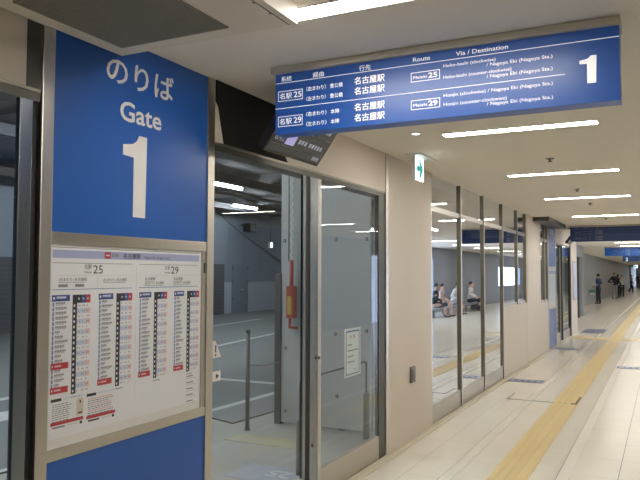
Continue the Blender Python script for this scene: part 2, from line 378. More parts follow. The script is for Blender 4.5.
tube_lamp(-11.37, 20.95, 4.0, 1.6, 'lower cool-white tube lamp seen through the door above the far wall')
for x, y in ((-6, 3), (-9, 5), (-12, 7), (-11.5, -4), (-12, 14), (-9, 11), (-6, 8), (-3, 4.2), (-5, 33), (-9, 36), (-4, 42), (-12, 34)):  # unseen lamps added to brighten the terminal
    tube_lamp(x, y, 4.0, 1.45, 'added cool-white tube lamp brightening the terminal, unseen behind the board and wall')
# white screen panel standing across the platform
t = empty('screen_panel', (-0.95, 6.42, 0), 'tall white screen panel standing across the platform behind the glass door', 'screen panel')
b = MB(); b.box((-1.46, 6.40, 0.025), (-0.43, 6.44, 3.3), M['panelwhite']); b.build('panel', t)
b = MB(); b.box((-1.53, 6.385, 0), (-1.455, 6.445, 1.6), M['postdark'], 0.004); b.build('end_post', t, 'short dark end post')
b = MB(); b.box((-0.8, 6.44, 0), (-0.74, 6.50, 3.3), M['postgrey']); b.box((-1.3, 6.44, 0), (-1.24, 6.50, 3.3), M['postgrey']); b.build('back_post', t)
for (x, z) in ((-0.815, 0.98), (-0.47, 1.024), (-0.80, 0.351), (-1.40, 0.807), (-1.2, 0.83), (-1.4, 0.145), (-1.2, 0.19), (-1.42, 1.95), (-0.47, 1.95), (-0.81, 1.95)):
    b = MB(); b.tube([(x, 6.40, z), (x, 6.392, z)], [0.019, 0.016], M['postdark'], 12); b.tube([(x, 6.393, z), (x, 6.389, z)], 0.007, M['whiteplastic'], 8); b.build('bolt', t)
# red handle on cable
t = empty('pull_handle', (-1.3, 6.33, 1.05), 'red and yellow handle hanging on a cable before the white screen panel', 'pull handle')
b = MB(); b.tube([(-1.30 + 0.008 * math.sin(k * 1.1), 6.34 + 0.008 * math.cos(k * 1.1), 3.2 - k * 0.0148) for k in range(101)], 0.007, M['whiteplastic'], 5); b.build('cable', t)
b = MB(); b.tube([(-1.34, 6.35, 3.2), (-1.34, 6.35, 1.73)], 0.006, M['postdark'], 6); b.build('rope', t)
b = MB(); b.tube([(-1.30, 6.34, 1.74), (-1.30, 6.34, 1.45)], 0.022, M['orange'], 10); b.build('rod', t)
b = MB(); b.box((-1.345, 6.30, 1.13), (-1.255, 6.38, 1.47), M['orange'], 0.012); b.build('holder', t)
b = MB(); b.box((-1.325, 6.292, 1.17), (-1.275, 6.30, 1.36), M['yellow'], 0.003); b.build('plate', t)
b = MB(); b.tube([(-1.32, 6.34, 1.13), (-1.32, 6.34, 1.03), (-1.22, 6.33, 1.03)], 0.016, M['orange'], 8); b.build('hook', t)
# thin bollard
t = empty('marker_pole', (-1.62, 6.0, 0), 'thin grey marker pole standing on the platform edge', 'pole')
b = MB(); b.tube([(-1.62, 6.0, 0.02), (-1.62, 6.0, 1.0)], 0.022, M['postgrey'], 12); b.build('shaft', t)
b = MB(); b.tube([(-1.62, 6.0, 0.985), (-1.62, 6.0, 1.02)], 0.0235, M['postdark'], 12); b.build('cap', t)
b = MB(); b.tube([(-1.62, 6.0, 0.0), (-1.62, 6.0, 0.02)], 0.03, M['postgrey'], 14); b.build('base', t)
# chain from the pole
b = MB(); b.tube([(-1.60 + 0.14 * k / 8, 6.0 + 0.4 * k / 8, 0.66 - 0.02 * math.sin(PI * k / 8)) for k in range(9)], 0.0035, M['cord'], 6)
tag(b.build('barrier_cord'), 'thin faded red cord strung from the grey pole to the white screen panel', 'cord')
# handrail
t = empty('handrail', (-0.40, 5.5, 0), 'inverted U-shaped dark handrail standing on the platform behind the glass door', 'handrail')
xx = -0.40
b = MB(); b.tube([(xx, 4.87, 0.70), (xx, 4.88, 0.735), (xx, 4.91, 0.745), (xx, 6.19, 0.745), (xx, 6.22, 0.735), (xx, 6.23, 0.70)], 0.009, M['postdark'], 8); b.build('top_rail', t)
for yy in (4.87, 6.23):
    b = MB(); b.tube([(xx, yy, 0.40), (xx, yy, 0.70)], 0.009, M['postdark'], 8); g = b.build('leg', t)
    b = MB(); b.tube([(xx, yy, 0.0), (xx, yy, 0.43), (xx, yy, 0.445)], [0.03, 0.03, 0.016], M['olive'], 12); b.build('sleeve', g)
# floor sign on the platform, reading for arriving passengers
b = MB(); b.box((-0.92, 4.58, 0), (-0.36, 4.98, 0.002), M['grille'])
b.text('25', Vector((0, 0, 0.002)), X, Y, -0.44, 4.88, 0.22, M['roadwhite'], bold=0.03, rot=PI)
tag(b.build('platform_floor_sign'), 'blue-grey floor sign with white figures on the platform behind the door', 'floor sign')
struct('platform_tactile_paving', [((-1.6, 5.55, 0), (-0.7, 5.85, 0.004))], M['tactpale'])

# ------------------------------------------------------------------ gate board
def gate_board(y0, full=True):
    """the gate pillar board: y0 = its near edge"""
    t = empty('gate_board', (0, y0 + 0.59, 0))
    P = Vector((-0.006, y0 - 1.93, 0))
    for ya, yb, zt in ((1.932, 1.992, HS if full else HC), (3.05, 3.113, HC)):
        b = MB(); b.box((-0.06, y0 - 1.93 + ya, 0), (0.002, y0 - 1.93 + yb, zt), M['steel'], 0.003); b.build('post', t)
    q = y0 - 1.93
    b = MB(); b.box((-0.05, q + 1.992, 1.768), (-0.006, q + 3.05, HC if not full else HC - 0.001), M['blue']); up = b.build('upper_panel', t)
    b = MB(); b.box((-0.05, q + 1.992, 1.717), (0.0, q + 3.05, 1.768), M['steel'], 0.003); b.build('rail', t)
    b = MB(); b.box((-0.05, q + 1.992, 0.838), (0.0, q + 3.05, 0.885), M['steel'], 0.003); b.build('rail', t)
    b = MB(); b.box((-0.05, q + 1.992, 0.03), (-0.006, q + 3.05, 0.838), M['blue']); b.build('lower_panel', t)
    b = MB(); b.box((-0.05, q + 3.012, 0.885), (-0.003, q + 3.05, 1.717), M['steelflat'], 0.002); b.box((-0.003, q + 3.03, 1.60), (0.0, q + 3.04, 1.655), M['ink']); b.build('hinge_strip', t)
    if full:
        b = MB(); b.text('のりば', P, Y, Z, 2.288, 2.475, 0.140, M['white'], 0.468, bold=0.018); b.build('kana_lettering', t, 'white kana lettering')
        b = MB(); b.text('Gate', P, Y, Z, 2.376, 2.308, 0.128, M['white'], 0.29, bold=0.018); b.build('latin_lettering', t, 'white word Gate')
        b = MB(); b.poly(P, Y, Z, [(2.40 + u * 0.168, 1.862 + v * 0.390) for u, v in ONE], M['white'], 0.0015); b.build('numeral', t, 'large white figure one')
        timetable(P, t)
    else:
        b = MB(); b.box((-0.04, q + 1.992, 0.885), (-0.008, q + 3.012, 1.717), M['papergrey'])
        Q = Vector((-0.008, q, 0))
        b.quad(Q, Y, Z, 2.05, 1.6, 2.95, 1.68, M['lav'], 0.001)
        for k in range(4):
            b.quad(Q, Y, Z, 2.06 + k * 0.23, 1.0, 2.2 + k * 0.23, 1.55, M['paleblue'], 0.001)
        b.build('timetable', t)
        b = MB(); b.text('のりば', P, Y, Z, 2.288, 2.475, 0.140, M['white'], 0.468, bold=0.018); b.build('kana_lettering', t)
    return t

def timetable(P, t):
    b = MB(); Q = Vector((-0.008, 0.010, 0)); U, V = Y, Z
    b.box((-0.04, 1.992, 0.885), (-0.008, 3.012, 1.717), M['papergrey'])
    R = lambda u0, v0, u1, v1, m, off=0.0008: b.quad(Q, U, V, u0, v0, u1, v1, M[m], off)
    R(1.994, 0.925, 2.992, 1.706, 'paper', 0.0004)
    R(1.994, 1.704, 2.992, 1.707, 'greyink')
    R(1.997, 1.661, 2.982, 1.6945, 'lav')
    # red emblem and station name
    R(2.288, 1.664, 2.325, 1.692, 'red', 0.0012); R(2.296, 1.675, 2.317, 1.681, 'paper', 0.0016)
    for k in range(3): R(2.332 + k * 0.015, 1.672, 2.343 + k * 0.015, 1.688, 'greyink', 0.0012)
    b.text('名古屋駅', Q, U, V, 2.405, 1.668, 0.026, M['ink'], 0.118, bold=0.01, depth=0.0014)
    b.text('Nagoya Eki (Nagoya Sta.)', Q, U, V, 2.545, 1.669, 0.015, M['ink'], 0.19, depth=0.0014)
    for a, c in ((1.998, 2.467), (2.515, 2.975)):
        R(a, 1.6395, c, 1.642, 'greyink'); R(a, 1.5285, c, 1.5315, 'midblue')
        R(a + 0.02, 1.5885, c - 0.01, 1.5895, 'paleink')
        R((a + c) / 2 + 0.015, 1.535, (a + c) / 2 + 0.0165, 1.588, 'paleink')
    R(2.495, 1.0, 2.4965, 1.64, 'paleink')
    for u, n in ((2.17, '25'), (2.70, '29')):
        b.text('名駅', Q, U, V, u, 1.618, 0.022, M['ink'], 0.042, depth=0.0014)
        b.text('Meieki', Q, U, V, u, 1.598, 0.013, M['ink'], 0.042, depth=0.0014)
        b.text(n, Q, U, V, u + 0.05, 1.597, 0.052, M['ink'], 0.058, bold=0.0, depth=0.0014)
    for u, v, s, w in ((2.03, 1.566, '(右まわり) 名古屋駅', 0.155), (2.28, 1.562, '(左まわり) 名古屋駅', 0.15), (2.555, 1.566, '名古屋駅', 0.075), (2.555, 1.545, '(左まわり) 名古屋駅', 0.14), (2.77, 1.566, '名古屋駅', 0.075), (2.77, 1.545, '(右まわり) 名古屋駅', 0.14)):
        b.text(s, Q, U, V, u, v, 0.016, M['ink'], w, depth=0.0014)
        R(u, v - 0.007, u + w * 0.95, v - 0.005, 'greyink'); 
    for u in (2.03, 2.12): R(u, 1.540, u + 0.05, 1.552, 'greyink')
    # four stop lists and their time tables
    import random
    rnd = random.Random(5)
    for ci, (u0, u1, vb, tu0, tu1, tb, reds) in enumerate(((1.998, 2.093, 1.10, 2.108, 2.208, 1.092, 2), (2.256, 2.346, 1.10, 2.366, 2.470, 1.088, 1), (2.517, 2.603, 1.10, 2.624, 2.721, 1.09, 1), (2.776, 2.857, 1.098, 2.882, 2.985, 1.088, 1))):
        R(u0, 1.482, u1, 1.508, 'navy'); R(u0 + 0.006, 1.490, u0 + 0.016, 1.500, 'paper', 0.0012); R(u0 + 0.024, 1.493, u0 + 0.075, 1.502, 'paleblue', 0.0012)
        R(u0 + 0.004, vb + 0.02, u0 + 0.013, 1.482, 'midblue')
        n = 19; rows = [1.472 - k * (1.472 - vb - 0.02) / (n - 1) for k in range(n)]
        rr = (13, n - 1) if reds == 2 else (n - 1,)
        for k, v in enumerate(rows):
            if k in rr:
                R(u0, v - 0.014, u1 - 0.002, v + 0.012, 'red', 0.0012); R(u0 + 0.02, v - 0.004, u0 + 0.055, v + 0.003, 'pink', 0.0016); R(u0 + 0.006, v - 0.004, u0 + 0.012, v + 0.003, 'paper', 0.0016); continue
            R(u0 + 0.004, v + 0.006, u0 + 0.013, v + 0.009, 'paper', 0.0012)
            w = rnd.uniform(0.022, 0.062); x = u0 + 0.02
            while x < u0 + 0.02 + w:
                R(x, v - 0.002, x + 0.0065, v + 0.0065, 'greyink', 0.0012); x += 0.0085
            R(u0 + 0.02, v - 0.006, u0 + 0.02 + w * 0.9, v - 0.004, 'greyink', 0.0012)
        # time table: hour column, weekday / saturday / holiday columns
        w = (tu1 - tu0) / 5.0
        cols = (tu0, tu0 + w * 1.25, tu0 + w * 2.5, tu0 + w * 3.75, tu1)
        R(tu0, tb, cols[1], 1.507, 'ink'); R(cols[1], 1.472, cols[2], 1.507, 'ink'); R(cols[2], 1.472, cols[3], 1.507, 'navy'); R(cols[3], 1.472, cols[4], 1.507, 'red')
        for c in range(1, 4): R(cols[c] + 0.005, 1.486, cols[c] + 0.014, 1.494, 'paleblue', 0.0012)
        for c in range(4): 
            pass
        nr = 17; hgt = (1.472 - tb) / nr
        for k in range(nr):
            v1 = 1.472 - k * hgt; v0 = v1 - hgt
            R(tu0 + 0.006, v0 + hgt * .3, tu0 + 0.014, v0 + hgt * .75, 'paper', 0.0012)
            if k % 2: 
                R(cols[1], v0, cols[3], v1, 'paleblue'); R(cols[3], v0, cols[4], v1, 'pink')
            for c in range(1, 4):
                for j in range(2 if rnd.random() < .5 else 1):
                    R(cols[c] + 0.005 + j * 0.009, v0 + hgt * .35, cols[c] + 0.009 + j * 0.009, v0 + hgt * .65, 'greyink', 0.0012)
        R(tu0, tb - 0.014, tu0 + 0.05, tb - 0.010, 'greyink')
    # narrow notes under the last list
    for k in range(5): R(2.885, 1.06 - k * 0.032, 2.94, 1.066 - k * 0.032, 'greyink'); R(2.885, 1.05 - k * 0.032, 2.965, 1.053 - k * 0.032, 'paleink')
    # two printed notes
    for u0, u1, vt in ((2.004, 2.18, 1.085), (2.197, 2.37, 1.079)):
        R(u0, vt - 0.012, u0 + 0.055, vt, 'ink'); R(u0 + 0.065, vt - 0.006, u1, vt - 0.002, 'paleblue')
        for k in range(9):
            e = u1 - 0.01 - (0.05 if u0 < 2.1 else 0) - rnd.uniform(0, 0.03)
            x = u0 + 0.008
            while x < e:
                l = rnd.uniform(0.008, 0.02); R(x, vt - 0.026 - k * 0.0085, min(x + l, e), vt - 0.0225 - k * 0.0085, 'greyink' if (u0 < 2.1 or k % 3) else 'redpale'); x += l + 0.004
        R(u0, vt - 0.108, u1, vt - 0.094, 'red'); R(u0 + 0.01, vt - 0.120, u0 + 0.075, vt - 0.113, 'ink' if u0 > 2.1 else 'greyink'); R(u1 - 0.02, vt - 0.124, u1 - 0.006, vt - 0.112, 'ink')
        R(u0 + 0.09, vt - 0.118, u1 - 0.03, vt - 0.115, 'paleink')
    s = b.build('timetable', t, 'white timetable poster under lavender band')
    # cream tag drawn on the left note
    b = MB(); b.poly(Q, U, V, [(2.142, 0.998), (2.178, 0.998), (2.178, 1.062), (2.170, 1.072), (2.150, 1.072), (2.142, 1.062)], M['base'], 0.002)
    b.quad(Q, U, V, 2.156, 1.05, 2.164, 1.06, M['ink'], 0.0025); b.quad(Q, U, V, 2.148, 1.006, 2.172, 1.012, M['ink'], 0.0025); b.build('card_print', s)
tag(gate_board(1.93), 'tall blue gate board with figure 1 above a white timetable poster', 'gate board', 'gate boards along the wall')
t = gate_board(15.27, False); tag(t, 'distant blue gate board between far window and far glass door', 'gate board', 'gate boards along the wall')

# ------------------------------------------------------------------ hanging destination signs
def hanging_sign(y, label, big=True, num='1', x0=0.405, x1=2.07):
    t = empty('hanging_sign', (1.24, y, 2.327), label, 'sign', 'blue hanging destination signs')
    b = MB(); b.box((x0 - 0.017, y - 0.025, 2.645), (x1 + 0.006, y + 0.13, HC - 0.001), M['whiteedge'], 0.003); b.build('head_box', t)
    b = MB(); b.box((x0, y, 2.327), (x1, y + 0.10, 2.645), M['bluesign'] if big else (M['dimsign'] if y < 20 else M['blue']), 0.002); b.build('panel', t)
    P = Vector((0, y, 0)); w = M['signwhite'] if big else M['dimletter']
    b = MB()
    b.quad(P, X, Z, x0, 2.5955, x1, 2.5985, w, 0.001); b.quad(P, X, Z, x0, 2.4615, 1.853, 2.4645, w, 0.001); b.build('rule_line', t)
    def T(s, u, v, h, wd, bd=0.008): b.text(s, P, X, Z, u, v, h, w, wd, bold=bd)
    def frame(u0, v0, u1, v1):
        e = 0.003
        for q in ((u0, v0, u1, v0 + e), (u0, v1 - e, u1, v1), (u0, v0, u0 + e, v1), (u1 - e, v0, u1, v1)): b.quad(P, X, Z, *q, w, 0.001)
    b = MB()
    T('系統', 0.440, 2.606, 0.029, 0.062); T('経由', 0.627, 2.606, 0.029, 0.062); T('行先', 0.885, 2.606, 0.029, 0.062)
    if big: T('Route', 1.165, 2.611, 0.029, 0.085); T('Via / Destination', 1.374, 2.611, 0.029, 0.238)
    b.build('heading_lettering', t)
    for v, n, mv in ((2.5, '25', 2.513), (2.366, '29', 2.379)):
        b = MB(); frame(0.422, v, 0.567, v + 0.054); T('名駅', 0.432, v + 0.014, 0.034, 0.072); T(n, 0.515, v + 0.014, 0.042, 0.046); b.build('route_plate', t)
        if big:
            b = MB(); frame(1.154, mv, 1.297, mv + 0.046); T('Meieki', 1.166, mv + 0.014, 0.021, 0.068, 0.0); T(n, 1.240, mv + 0.012, 0.034, 0.045, 0.02); b.build('route_plate', t)
    for v, s_, nv, ev, e1, ew, e2v in ((2.535, '（右まわり） 豊公橋', 2.541, 2.564, 'Hoko-bashi (clockwise)', 0.242, 2.543), (2.484, '（左まわり） 豊公橋', 2.490, 2.510, 'Hoko-bashi (counter-clockwise)', 0.312, 2.489),
                              (2.404, '（右まわり） 本陣', 2.409, 2.424, 'Honjin (clockwise) / Nagoya Eki (Nagoya Sta.)', 0.488, None), (2.353, '（左まわり） 本陣', 2.356, 2.382, 'Honjin (counter-clockwise)', 0.29, 2.363)):
        b = MB(); T(s_, 0.590, v + 0.004, 0.025, 0.205 if '豊' in s_ else 0.186); b.build('via_lettering', t)
        b = MB(); T('名古屋駅', 0.860, nv, 0.040, 0.160, 0.014); b.build('destination_lettering', t)
        if big:
            b = MB(); T(e1, 1.314, ev, 0.022, ew, 0.0)
            if e2v: T('/ Nagoya Eki (Nagoya Sta.)', 1.515, e2v, 0.022, 0.287, 0.0)
            b.build('latin_lettering', t)
    if num == '1':
        b = MB(); b.poly(P, X, Z, [(1.912 + u * 0.070, 2.412 + v * 0.118) for u, v in ONE], w, 0.0015); b.build('numeral', t)
    elif num:
        b = MB(); b.text(num, P, X, Z, 1.90, 2.41, 0.165, w, bold=0.03); b.build('numeral', t)
    return t
hanging_sign(3.087, 'large blue hanging sign with white route text and figure 1')
hanging_sign(16.25, 'blue hanging sign with rows of small white text beside far gate', False, None, 0.34, 2.07)
hanging_sign(29.4, 'farther blue hanging sign partly under the sign in front', False, None, 0.1, 2.07)
hanging_sign(42.6, 'small blue hanging sign with figure 2, behind two others', False, None, 0.1, 2.07)
# the farthest sign reads 2
P = Vector((0, 42.6, 0)); b = MB(); b.text('2', P, X, Z, 0.25, 2.37, 0.26, M['signwhite'], bold=0.03, depth=0.002); b.build('numeral', [o for o in bpy.data.objects if o.name.startswith('hanging_sign')][-1])

# ------------------------------------------------------------------ sliding doors and header
STEEL, JAMB, GAP = M['steel'], M['jamb'], M['gap']
def leaf(d, y0, y1, x, stile=0.055, kick=0.205, zt=2.285, steel=STEEL, far=True, far_m=None, far_w=0.05):
    """one sliding glass leaf in the plane x"""
    b = MB(); b.box((x - 0.035, y0, 0.005), (x, y0 + stile, zt), steel, 0.002); b.build('stile', d)
    if far:
        b = MB(); b.box((x - 0.035, y1 - far_w, 0.005), (x, y1, zt), far_m or M['mullion'], 0.002); b.build('stile', d)
    b = MB(); b.box((x - 0.035, y0 + stile, 0.005), (x, y1 - (far_w if far else 0), kick), M['steelflat'], 0.002); b.build('kick_rail', d)
    b = MB(); b.box((x - 0.012, y0 + stile, kick), (x - 0.006, y1 - (far_w if far else 0), zt), M['doorglass']); b.build('glass', d)
def header(d, y0, y1):
    b = MB(); b.box((-0.12, y0, 2.283), (-0.004, y1, 2.318), M['darkframe'])
    b.box((-0.12, y0, 2.318), (0.0, y1, 2.332), M['mullion'], 0.002)
    b.build('header', d)
# main gate door
d = empty('door_1', (0, 4.4, 0), kind='structure')
header(d, 3.115, 5.775)
leaf(d, 4.40, 5.70, -0.004, stile=0.05, far_w=0.135, far_m=M['darkframe'])
b = MB(); b.box((-0.045, 4.275, 0.005), (-0.004, 4.395, 2.285), JAMB, 0.002); b.build('stile', d, 'blue-grey steel meeting stile')
b = MB(); b.box((-0.05, 4.218, 0.005), (-0.008, 4.275, 2.285), GAP); b.build('gap_fill', d)
b = MB(); b.box((-0.028, 4.175, 0.005), (-0.008, 4.218, 2.285), JAMB, 0.002); b.build('stile', d)
b = MB(); b.box((-0.026, 3.116, 0.205), (-0.018, 4.175, 2.285), M['doorglass']); b.build('glass', d)
b = MB(); b.box((-0.05, 3.116, 0.005), (-0.008, 4.175, 0.205), M['steelflat']); b.build('kick_rail', d)
b = MB(); b.box((-0.08, 5.70, 0.0), (-0.006, 5.72, 2.285), M['postgrey']); b.build('jamb', d)
b = MB(); b.box((-0.12, 5.72, 0.0), (0.006, 5.785, HC), STEEL, 0.003); b.build('jamb_post', d)
b = MB(); b.box((-0.12, 3.115, 0.0), (0.0, 5.735, 0.006), M['steelflat']); b.build('threshold', d)
b = MB(); b.tube([(0.004, 4.395, 1.0), (0.012, 4.395, 1.0)], 0.012, M['darkframe'], 10); b.tube([(-0.008, 4.32, 0.40), (-0.001, 4.32, 0.40)], 0.012, M['darkframe'], 10); b.build('lock', d)
# door left of the gate board
d = empty('door_2', (0, 0.3, 0), kind='structure')
header(d, -3.9, 1.925)
b = MB(); b.box((-0.03, 1.832, 0.005), (-0.006, 1.892, 2.285), JAMB, 0.002); b.build('stile', d)
b = MB(); b.box((-0.06, 1.892, 0.005), (-0.02, 1.931, 2.285), GAP); b.build('gap_fill', d)
b = MB(); b.box((-0.026, 0.2, 0.205), (-0.018, 1.828, 2.285), M['doorglass']); b.build('glass', d)
b = MB(); b.box((-0.06, 0.2, 0.005), (-0.008, 1.828, 0.205), M['steelflat']); b.build('kick_rail', d)
b = MB(); b.box((-0.12, 1.853, 2.332), (-0.001, 1.93, HS), M['darkframe']); b.build('shade_strip', d, 'dark strip painting soffit shade above the door head')  # dark colour stands in for soffit shade on the cream wall
struct('wall_left_near', [((-0.12, -4, 0), (0.0, 0.2, 2.285))], M['cream'])
# notices stuck to the glass
t = empty('door_notice', (-0.02, 5.04, 0.97), 'white notice with blue border taped to the sliding glass door', 'notice')
b = MB(); b.box((-0.0185, 4.885, 0.785), (-0.0178, 5.2, 1.165), M['paper']); b.build('sheet', t)
Q = Vector((-0.0178, 0, 0)); b = MB()
for q in ((4.91, 1.135, 5.175, 1.147), (4.91, 0.80, 5.175, 0.808), (4.91, 0.80, 4.92, 1.147), (5.165, 0.80, 5.175, 1.147)): b.quad(Q, Y, Z, *q, M['navy'], 0.0006)
b.build('border', t)
b = MB()
for u in (4.99, 5.05): b.quad(Q, Y, Z, u, 1.085, u + 0.03, 1.11, M['redpale'], 0.0006)
for k, w in enumerate((0.09, 0.21, 0.12, 0.14, 0.0)):
    if w: b.quad(Q, Y, Z, 4.94, 1.03 - k * 0.045, 4.94 + w, 1.04 - k * 0.045, M['greyink'], 0.0006)
b.quad(Q, Y, Z, 5.05, 0.83, 5.14, 0.838, M['paleink'], 0.0006); b.build('print', t)
Q = Vector((-0.0178, 0, 0)); b = MB(); b.poly(Q, Y, Z, [(3.135, 1.13), (3.22, 1.13), (3.165, 1.225), (3.135, 1.225)], M['white'], 0.0008)
b.quad(Q, Y, Z, 3.160, 1.16, 3.172, 1.20, M['ink'], 0.0014); b.quad(Q, Y, Z, 3.160, 1.14, 3.172, 1.152, M['ink'], 0.0014)
tag(b.build('warning_sticker'), 'white triangular warning sticker on door glass beside the board post', 'sticker', 'door glass stickers')
b = MB(); b.poly(Q, Y, Z, [(3.135, 1.0), (3.215, 1.0), (3.215, 1.055), (3.135, 1.055)], M['white'], 0.0008)
b.add([Q + Y * 3.17 + Z * 1.012 + X * 0.0014, Q + Y * 3.20 + Z * 1.0275 + X * 0.0014, Q + Y * 3.17 + Z * 1.043 + X * 0.0014], [(0, 1, 2)], M['ink'])
tag(b.build('arrow_sticker'), 'small square arrow sticker below the warning triangle on door glass', 'sticker', 'door glass stickers')
# push pad on the cream wall
t = empty('wall_switch', (0.004, 6.41, 0.62), 'small dark grey push pad on the cream wall panel', 'switch')
b = MB(); b.box((0.004, 6.345, 0.545), (0.022, 6.47, 0.70), M['greyplastic'], 0.006); b.build('body', t)
b = MB(); b.box((0.022, 6.36, 0.565), (0.026, 6.455, 0.68), M['postgrey'], 0.002); b.build('button', t)

# ------------------------------------------------------------------ long corridor window
def window(name, ys, sills, ztr, zt, depth=0.05, door_panes=3, thin=0.055):
    d = empty(name, (0, (ys[0] + ys[-1]) / 2, 0), kind='structure')
    for i, y in enumerate(ys):
        zb = 0 if i <= door_panes else sills
        b = MB(); b.box((-depth, y, zb), (-0.002, y + thin, zt), STEEL if i == 0 else M['mullion'], 0.002)
        if i: b.box((-0.002, y + 0.005, zb), (0.0005, y + thin - 0.005, zt), STEEL)
        b.build('mullion', d)
    for i in range(len(ys) - 1):
        a, c = ys[i] + thin, ys[i + 1]; zb = 0.0 if i < door_panes else sills
        xg = -0.035
        b = MB(); b.box((-0.05, a, ztr), (-0.012, c, ztr + 0.055), STEEL, 0.002); b.build('transom', d)
        b = MB(); b.box((-0.05, a, zb), (-0.012, c, zb + (0.2 if i < door_panes else 0.04)), M['steelflat'], 0.002); b.build('bottom_rail', d)
        b = MB(); b.box((xg, a, zb + (0.2 if i < door_panes else 0.04)), (xg + 0.008, c, ztr), M['winglass']); b.build('pane', d)
        b = MB(); b.box((xg, a, ztr + 0.055), (xg + 0.008, c, zt), M['winglass']); b.build('pane', d)
    return d
window('window_1', (7.037, 8.25, 9.45, 10.68, 11.845, 12.65), 1.09, 2.28, HC - 0.001)
window('window_2', (14.245, 14.8, 15.21), 1.03, 2.28, HC - 0.001, door_panes=0)
# ------------------------------------------------------------------ far gate door, monitor arm and glazing
d = empty('door_3', (0, 17.7, 0), kind='structure')
header(d, 16.46, 19.1)
leaf(d, 17.55, 19.0, -0.008, stile=0.10, steel=M['darkframe'], far_m=M['darkframe'])
leaf(d, 16.47, 17.5, -0.055, stile=0.09, steel=JAMB)
b = MB(); b.box((-0.12, 18.95, 0), (0.02, 19.1, 2.372), M['darkframe']); b.build('jamb', d)
struct('wall_left_over_far_door', [((-0.12, 16.46, 2.332), (0.0, 19.1, HC))], M['cream'])
struct('trim_1', [((0.006, 13.4, 2.60), (0.30, 15.8, HC - 0.0005))], M['darkframe'])
# recess after the pillar
struct('wall_left_recess', [((-0.72, 20.6, 0), (-0.6, 22.3, HC)), ((-0.72, 22.3, 2.3), (-0.6, 28.0, HC)), ((-1.28, 28.0, 0), (-0.6, 28.4, HC))], M['farwall'])
struct('wall_left_shutters', [((-3.0, 28.4, 0), (-1.28, 34, HC)), ((-3.0, 34, 0), (-1.48, 110, HC))], M['farwall'])
d = empty('door_7', (-0.65, 25, 0), kind='structure')
for k in range(5):
    y0 = 22.3 + k * 1.14
    b = MB(); b.box((-0.70, y0, 0), (-0.60, y0 + 0.09, 2.3), M['mullion'] if k % 2 else M['darkframe']); b.build('stile', d)
    b = MB(); b.box((-0.68, y0 + 0.09, 0.05), (-0.67, y0 + 1.14, 2.3), M['winglass']); b.build('glass', d)
b = MB(); b.box((-0.70, 22.3, 2.24), (-0.60, 28, 2.3), M['mullion']); b.build('header', d)
# wall poster on the cream pillar and the small blue banner
t = empty('wall_poster', (0, 19.9, 1.5), 'pale poster panel in grey frame on the far cream pillar', 'poster')
b = MB(); b.box((0.0, 19.55, 0.9), (0.02, 20.4, 1.95), M['steelflat'], 0.004); b.build('frame', t)
b = MB(); b.box((0.02, 19.6, 0.94), (0.022, 20.35, 1.9), M['paleblue']); b.build('sheet', t)
# floor signs in the corridor
def floor_sign(x0, y0, x1, y1, label):
    b = MB(); b.box((x0, y0, 0), (x1, y1, 0.0025), M['floorblue'])
    for k in range(5):
        a = x0 + (x1 - x0) * (0.08 + k * 0.18); b.quad(Vector((0, 0, 0.0025)), X, Y, a, y0 + (y1 - y0) * .3, a + (x1 - x0) * 0.11, y0 + (y1 - y0) * .7, M['paleblue'], 0.0008)
    return tag(b.build('floor_sign'), label, 'floor sign', 'blue floor signs')
floor_sign(0.075, 10.5, 0.585, 10.8, 'blue floor sign strip lying by the long window')
floor_sign(0.06, 15.45, 0.55, 15.75, 'blue floor sign strip lying before the far gate board')
floor_sign(1.45, 12.8, 2.0, 13.1, 'blue floor sign strip beyond the tactile paving, away from the windows')
b = MB(); b.box((0.12, 20.0, 0), (0.72, 21.6, 0.003), M['grille'])
for k in range(8): b.box((0.14, 20.08 + k * 0.19, 0.003), (0.70, 20.18 + k * 0.19, 0.006), M['floorblue'])
tag(b.build('floor_mat'), 'blue-grey patterned floor mat before the far glass doors', 'mat')

# ------------------------------------------------------------------ ceiling fittings
def lamp(x0, x1, y, w=0.115):
    t = empty('ceiling_lamp', ((x0 + x1) / 2, y, HC))
    b = MB(); b.box((x0, y - w / 2, HC - 0.004), (x1, y + w / 2, HC - 0.001), M['lamp']); b.build('diffuser', t)
    b = MB()
    for q in ((x0 - 0.008, y - w / 2 - 0.008, x1 + 0.008, y - w / 2), (x0 - 0.008, y + w / 2, x1 + 0.008, y + w / 2 + 0.008), (x0 - 0.008, y - w / 2, x0, y + w / 2), (x1, y - w / 2, x1 + 0.008, y + w / 2)):
        b.box((q[0], q[1], HC - 0.006), (q[2], q[3], HC - 0.0005), M['whiteplastic'])
    b.build('trim', t); return t
LG = 'ceiling strip lamps over the walkway'
l0 = lamp(0.70, 1.835, 2.465)
tag(l0, 'bright ceiling strip lamp touching the low soffit with the vent', 'ceiling lamp', LG)
l1 = lamp(0.705, 1.815, 5.17); LY = 5.17
tag(l1, 'long ceiling strip lamp just under the big blue sign', 'ceiling lamp', LG)
for y, lab in ((7.64, 'second ceiling strip lamp below the big blue sign'), (10.24, 'third ceiling strip lamp below the big blue sign'), (13.55, 'ceiling strip lamp just above the second blue hanging sign'),
               (25.35, 'distant ceiling strip lamp just under the second blue hanging sign'), (28.6, 'most distant ceiling strip lamp, below the second blue sign')):
    o = copy_tree(l1); o.location.y = y; o['label'] = lab
for y in (-0.2, 18.9, 21.6, 32.0, 35.0, 38.0, 41, 45, 49, 53, 57, 61, 65, 69, 73, 77, 81, 85):
    o = copy_tree(l1); o.location.y = y; o['label'] = 'ceiling strip lamp over the walkway hidden by the hanging signs'
